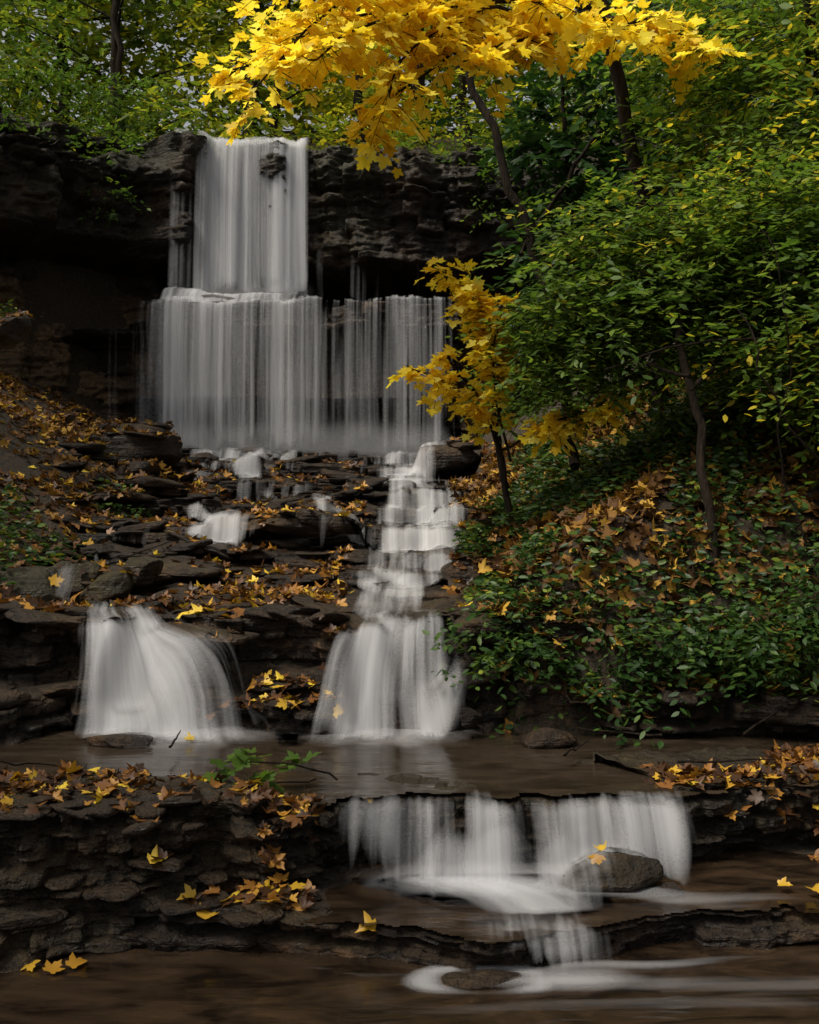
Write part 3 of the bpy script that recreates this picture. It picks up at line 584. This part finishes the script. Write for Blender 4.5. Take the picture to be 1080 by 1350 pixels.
# --- background trees, then unseen trees added for shade
rs=np.random.RandomState(5)
bgt=[(-5.6,20.5,.09),(-9,21,.14),(-3.2,24,.1),(-7,25,.16),(-1,23,.12),(1.3,24,.12),(3.8,22,.15),(6.5,21,.18),(-12,24,.2),(0.3,29,.2),(-4.5,30,.2),(5,29,.2),(9,26,.2),(-10,31,.2)]
bgt+=[(-9.5,9.5,.2),(-13,15,.25),(-7.2,1.5,.2),(-11.5,12.5,.2)]  # added out of view on the left; crowns darken the slope, cliff and foreground
for i,(x,y,r) in enumerate(bgt):
    z0=float(G(np.array(x),np.array(y)));H=9+4*rs.rand();lx=rs.randn()*.5
    shade_tree=i>=14
    if shade_tree: H=8.5 if i==16 else 9.5;lx=.3
    tk=curve([(x,y,z0-.3),(x+lx*.3,y,z0+H*.3),(x+lx,y+.3,z0+H*.7),(x+lx*1.4,y+.2,z0+H)],24,.15,80+i)
    ls_=[(tk,[r,r*.6,r*.25])];el=[]
    for k in range(7):
        t=(.45 if shade_tree else .2)+(.5 if shade_tree else .75)*(k/6);a=rs.rand()*6.28;p=tk[int(t*23)];q=p+np.array([math.cos(a),math.sin(a),.35])*(1.2+1.5*rs.rand())
        ls_.append((curve([p,(p+q)/2+[0,0,.2],q],10,.06,k),[r*.3,r*.08]));el.append((q,(1.2,1.1,.75)))
    plant('broadleaf_tree',ls_,el,420,8,.2,M_bg,90+i,.3,.9,shift=(.35 if i in (2,4,5,9,10) else -.12),tw=False)  # same name also covers the unseen trees added for shade
dt=[((x,y0+4*rs.rand(),z),(3.2,1.6,2.4)) for y0,zl in ((30,9),(37,13)) for x in np.arange(-26,27,3.2) for z in np.arange(zl,29,3.4)]
P,D,N,S,b,T=spray_mass(dt,15000,9,.5,77,.4,1.8);leaves('distant_trees',P,D,N,S,M_bg,'s',b+.12)
ub=[((x,19.9+1.5*rs.rand(),8.2+.4*rs.rand()),(1.0,.6,.55)) for x in np.arange(-3,4,.8)]+[((x,22.5,9.2+.8*rs.rand()),(1.4,.9,1.1)) for x in np.arange(-11,9,1.5)]
plant('undergrowth',[],ub,1900,9,.13,M_bg,78,.5,.5,tw=False)
lb=[((-5.3,17.2,7.6),(.8,.5,.35)),((-6.6,16.2,7.5),(.9,.6,.4)),((-4.6,18.0,7.9),(.6,.5,.35)),((-6.5,17.8,9.1),(1.2,.7,.6)),((-4.9,16.9,6.9),(.35,.25,.5)),((-5.5,19.6,9.2),(1.2,.6,.8)),((.9,17.95,7.6),(.5,.2,.5)),((.3,18.3,8.1),(.6,.4,.2)),((1.6,17.6,7.4),(.5,.4,.7))]
plant('fern_clump',[],lb,850,9,.11,M_grn,79,.6,.4,tw=False)
# --- ivy and litter
def scatter(n,xr,yr,size,cond,mat,name,kind,seed,lift=.01,jit=.3,rfun=None,top=4.4):
    rs=np.random.RandomState(seed);P=[];D=[];N=[]
    xs=xr[0]+(xr[1]-xr[0])*rs.rand(n);ys=yr[0]+(yr[1]-yr[0])*rs.rand(n)
    ok=cond(xs,ys,rs.rand(n))
    for x,y in zip(xs[ok],ys[ok]):
        z,nn=cast(x,y,top)
        if z is None or nn.z<.35: continue
        P.append((x,y,z+lift*(.2+rs.rand())));a=rs.rand()*6.28
        N.append(np.array(nn[:])+rs.randn(3)*jit);D.append((math.cos(a),math.sin(a),rs.randn()*.2))
    P=np.array(P);r=rs.rand(len(P)) if rfun is None else rfun(rs,P)
    leaves(name,P,np.array(D),np.array(N),size*(.6+.7*rs.rand(len(P))),mat,kind,r,curl=.9)
def chan(x,y): return np.maximum.reduce([cmask(c,x,y) for c in (chA,chB,chC,chD,chE*[1,1,.8])])
scatter(22000,(-7,1.2),(6.9,16.3),.082,lambda x,y,r:(np.abs(x)<y*.42+.3)&(chan(x,y)<.15)&(r<np.clip(.24+1.7*fbm(x*1.5,y*1.5,0,3,55),0.03,1)),M_lit,'fallen_leaves','m',1)
scatter(3600,(-2.4,-.42),(4.3,5.9),.062,lambda x,y,r:((x<-.95)|(y<5.25))&(y>4.42)&(y<5.15+.9*sst(-1.2,-1.9,x))&(r<np.clip(.45+1.2*fbm(x*2,y*2,0,3,56),.1,1)),M_lit,'fallen_leaves','m',2)
scatter(2400,(1.2,3.4),(5.1,6.2),.07,lambda x,y,r:(y<5.45+.6*sst(1.7,2.2,x))&(r<.7),M_lit,'fallen_leaves','m',3)
scatter(400,(-1.3,-.4),(6.25,6.7),.065,lambda x,y,r:r<.5,M_lit,'fallen_leaves','m',4)
scatter(19000,(.5,5),(6.3,13),.095,lambda x,y,r:(r<.8),M_bnk,'bank_leaf_litter','m',5,.05,.45,top=9)
scatter(38000,(.42,5),(6.25,12),.066,lambda x,y,r:(fbm(x*1.4,y*1.4,0,3,61)>.10-.42*sst(7.6,6.5,y)),M_ivy,'ivy','s',6,.16,.5,top=9)
scatter(8000,(-8,-2.8),(7,17),.09,lambda x,y,r:(r<.6)&(chan(x,y)<.1),M_bnk,'bank_leaf_litter','m',7,.02,.4,top=6.0)
scatter(2500,(-4.2,-2.7),(7,11),.07,lambda x,y,r:(fbm(x*1.4,y*1.4,0,3,62)>.1),M_ivy,'ivy','s',8,.12,.5,top=6)
plant('ivy_bush',[],[((x,6.42+.05*math.sin(x*5),.98+.1*math.sin(x*3.3)),(.3,.22,.18)) for x in np.arange(.6,3.2,.33)],900,8,.065,M_ivy,81,.6,.25,shift=.1,tw=False)
# accent leaves in foreground, each resting on whatever is below it
acc=[(-.14,4.30),(-1.08,4.42),(-.9,4.45),(-1.5,4.2),(-1.4,4.12),(-1.33,4.17),(.80,4.68),(1.75,4.62),(1.62,4.66),(-.2,4.98),(-.75,4.75),(-1.25,6.15),(1.35,5.12),(-.85,4.36),(-.5,4.5),(.86,4.72),(-1.9,4.2),(-.6,4.4)]
P=[]
for x,y in acc:
    z,_=cast(x,y,.7);z=max(z if z is not None else 0,.0)
    if 5.3<y<6.5: z=max(z,.465)
    elif y>4.4 and x>0: z=max(z,.15)
    P.append((x,y,z+.015))
P=np.array(P);n=len(P)
leaves('maple_leaf',P,np.c_[R.randn(n,2),.25*R.rand(n)],np.c_[R.randn(n)*.2,-.35+0*P[:,0],np.ones(n)],.055+.03*R.rand(n),M_acc,'m',R.rand(n),curl=.9)
# green fallen sprig
e=empty('leafy_sprig')
b=[curve([(-.35,5.15,.5),(-.6,5.1,.6),(-.9,5.05,.6)],12,.03,3),curve([(-.45,5.1,.52),(-.62,5.0,.55),(-.8,4.95,.5)],10,.03,4)]
P,D,N,T=twig_foliage(b,14,.1,3,.2,5,.2,.7);tubes('stem',[(q,[.006,.003]) for q in b],M_bark,e)
leaves('leaves',P,D,N,.065+.03*R.rand(len(P)),M_grn,'m',.3+.4*R.rand(len(P)),e)
# fallen twigs
rs=np.random.RandomState(9);tw=[]
for x,y,l in ((1.6,5.35,.5),(.9,5.7,.35),(-1.3,5.9,.4),(2.2,6.2,.7),(1.2,6.1,.5),(-1.9,5.2,.4),(-.6,8.5,.6),(-2.2,9.2,.7),(-1.2,11,.8)):
    a=rs.rand()*3;p=[]
    for q in np.linspace(-.5,.5,8):
        X_=x+math.cos(a)*l*q;Y_=y+math.sin(a)*l*q;z,_=cast(X_,Y_,4.4);z=max(z or 0,.465);p.append((X_,Y_,z+.03))
    p=np.array(p);p[:,2]=np.linspace(p[0,2],p[-1,2],8)+.03+.02*rs.rand(8);tw.append((p,[.008,.003]))
tubes('fallen_twigs',tw,M_bark)
# ------------------------------------------------------------------ light & camera
w=bpy.data.worlds.new('World');scene.world=w;w.use_nodes=True;nt=w.node_tree
bgn=nt.nodes['Background'];sk=nt.nodes.new('ShaderNodeTexSky');sk.sky_type='NISHITA';sk.sun_disc=False
el=math.radians(58);az=math.radians(-120)
sk.sun_elevation=el;sk.sun_rotation=az;sk.dust_density=4
hs=nt.nodes.new('ShaderNodeHueSaturation');hs.inputs['Saturation'].default_value=.18
nt.links.new(sk.outputs[0],hs.inputs['Color']);nt.links.new(hs.outputs[0],bgn.inputs[0]);bgn.inputs[1].default_value=.12
sd=bpy.data.lights.new('sun','SUN');sd.energy=3.9;sd.angle=math.radians(18);sd.color=(1,.92,.78)
so=bpy.data.objects.new('sun',sd);scene.collection.objects.link(so)
dv=Vector((math.sin(az)*math.cos(el),math.cos(az)*math.cos(el),math.sin(el)))
so.rotation_euler=dv.to_track_quat('Z','Y').to_euler()
cd=bpy.data.cameras.new('camera');cam=bpy.data.objects.new('camera',cd);scene.collection.objects.link(cam)
cam.location=(0,0,1.8);cam.rotation_euler=(math.radians(90),0,0)
cd.sensor_fit='VERTICAL';cd.sensor_height=36;cd.lens=37.33;cd.clip_end=600;cd.clip_start=.05
scene.camera=cam
scene.view_settings.view_transform='Standard';scene.view_settings.look='None';scene.view_settings.exposure=0
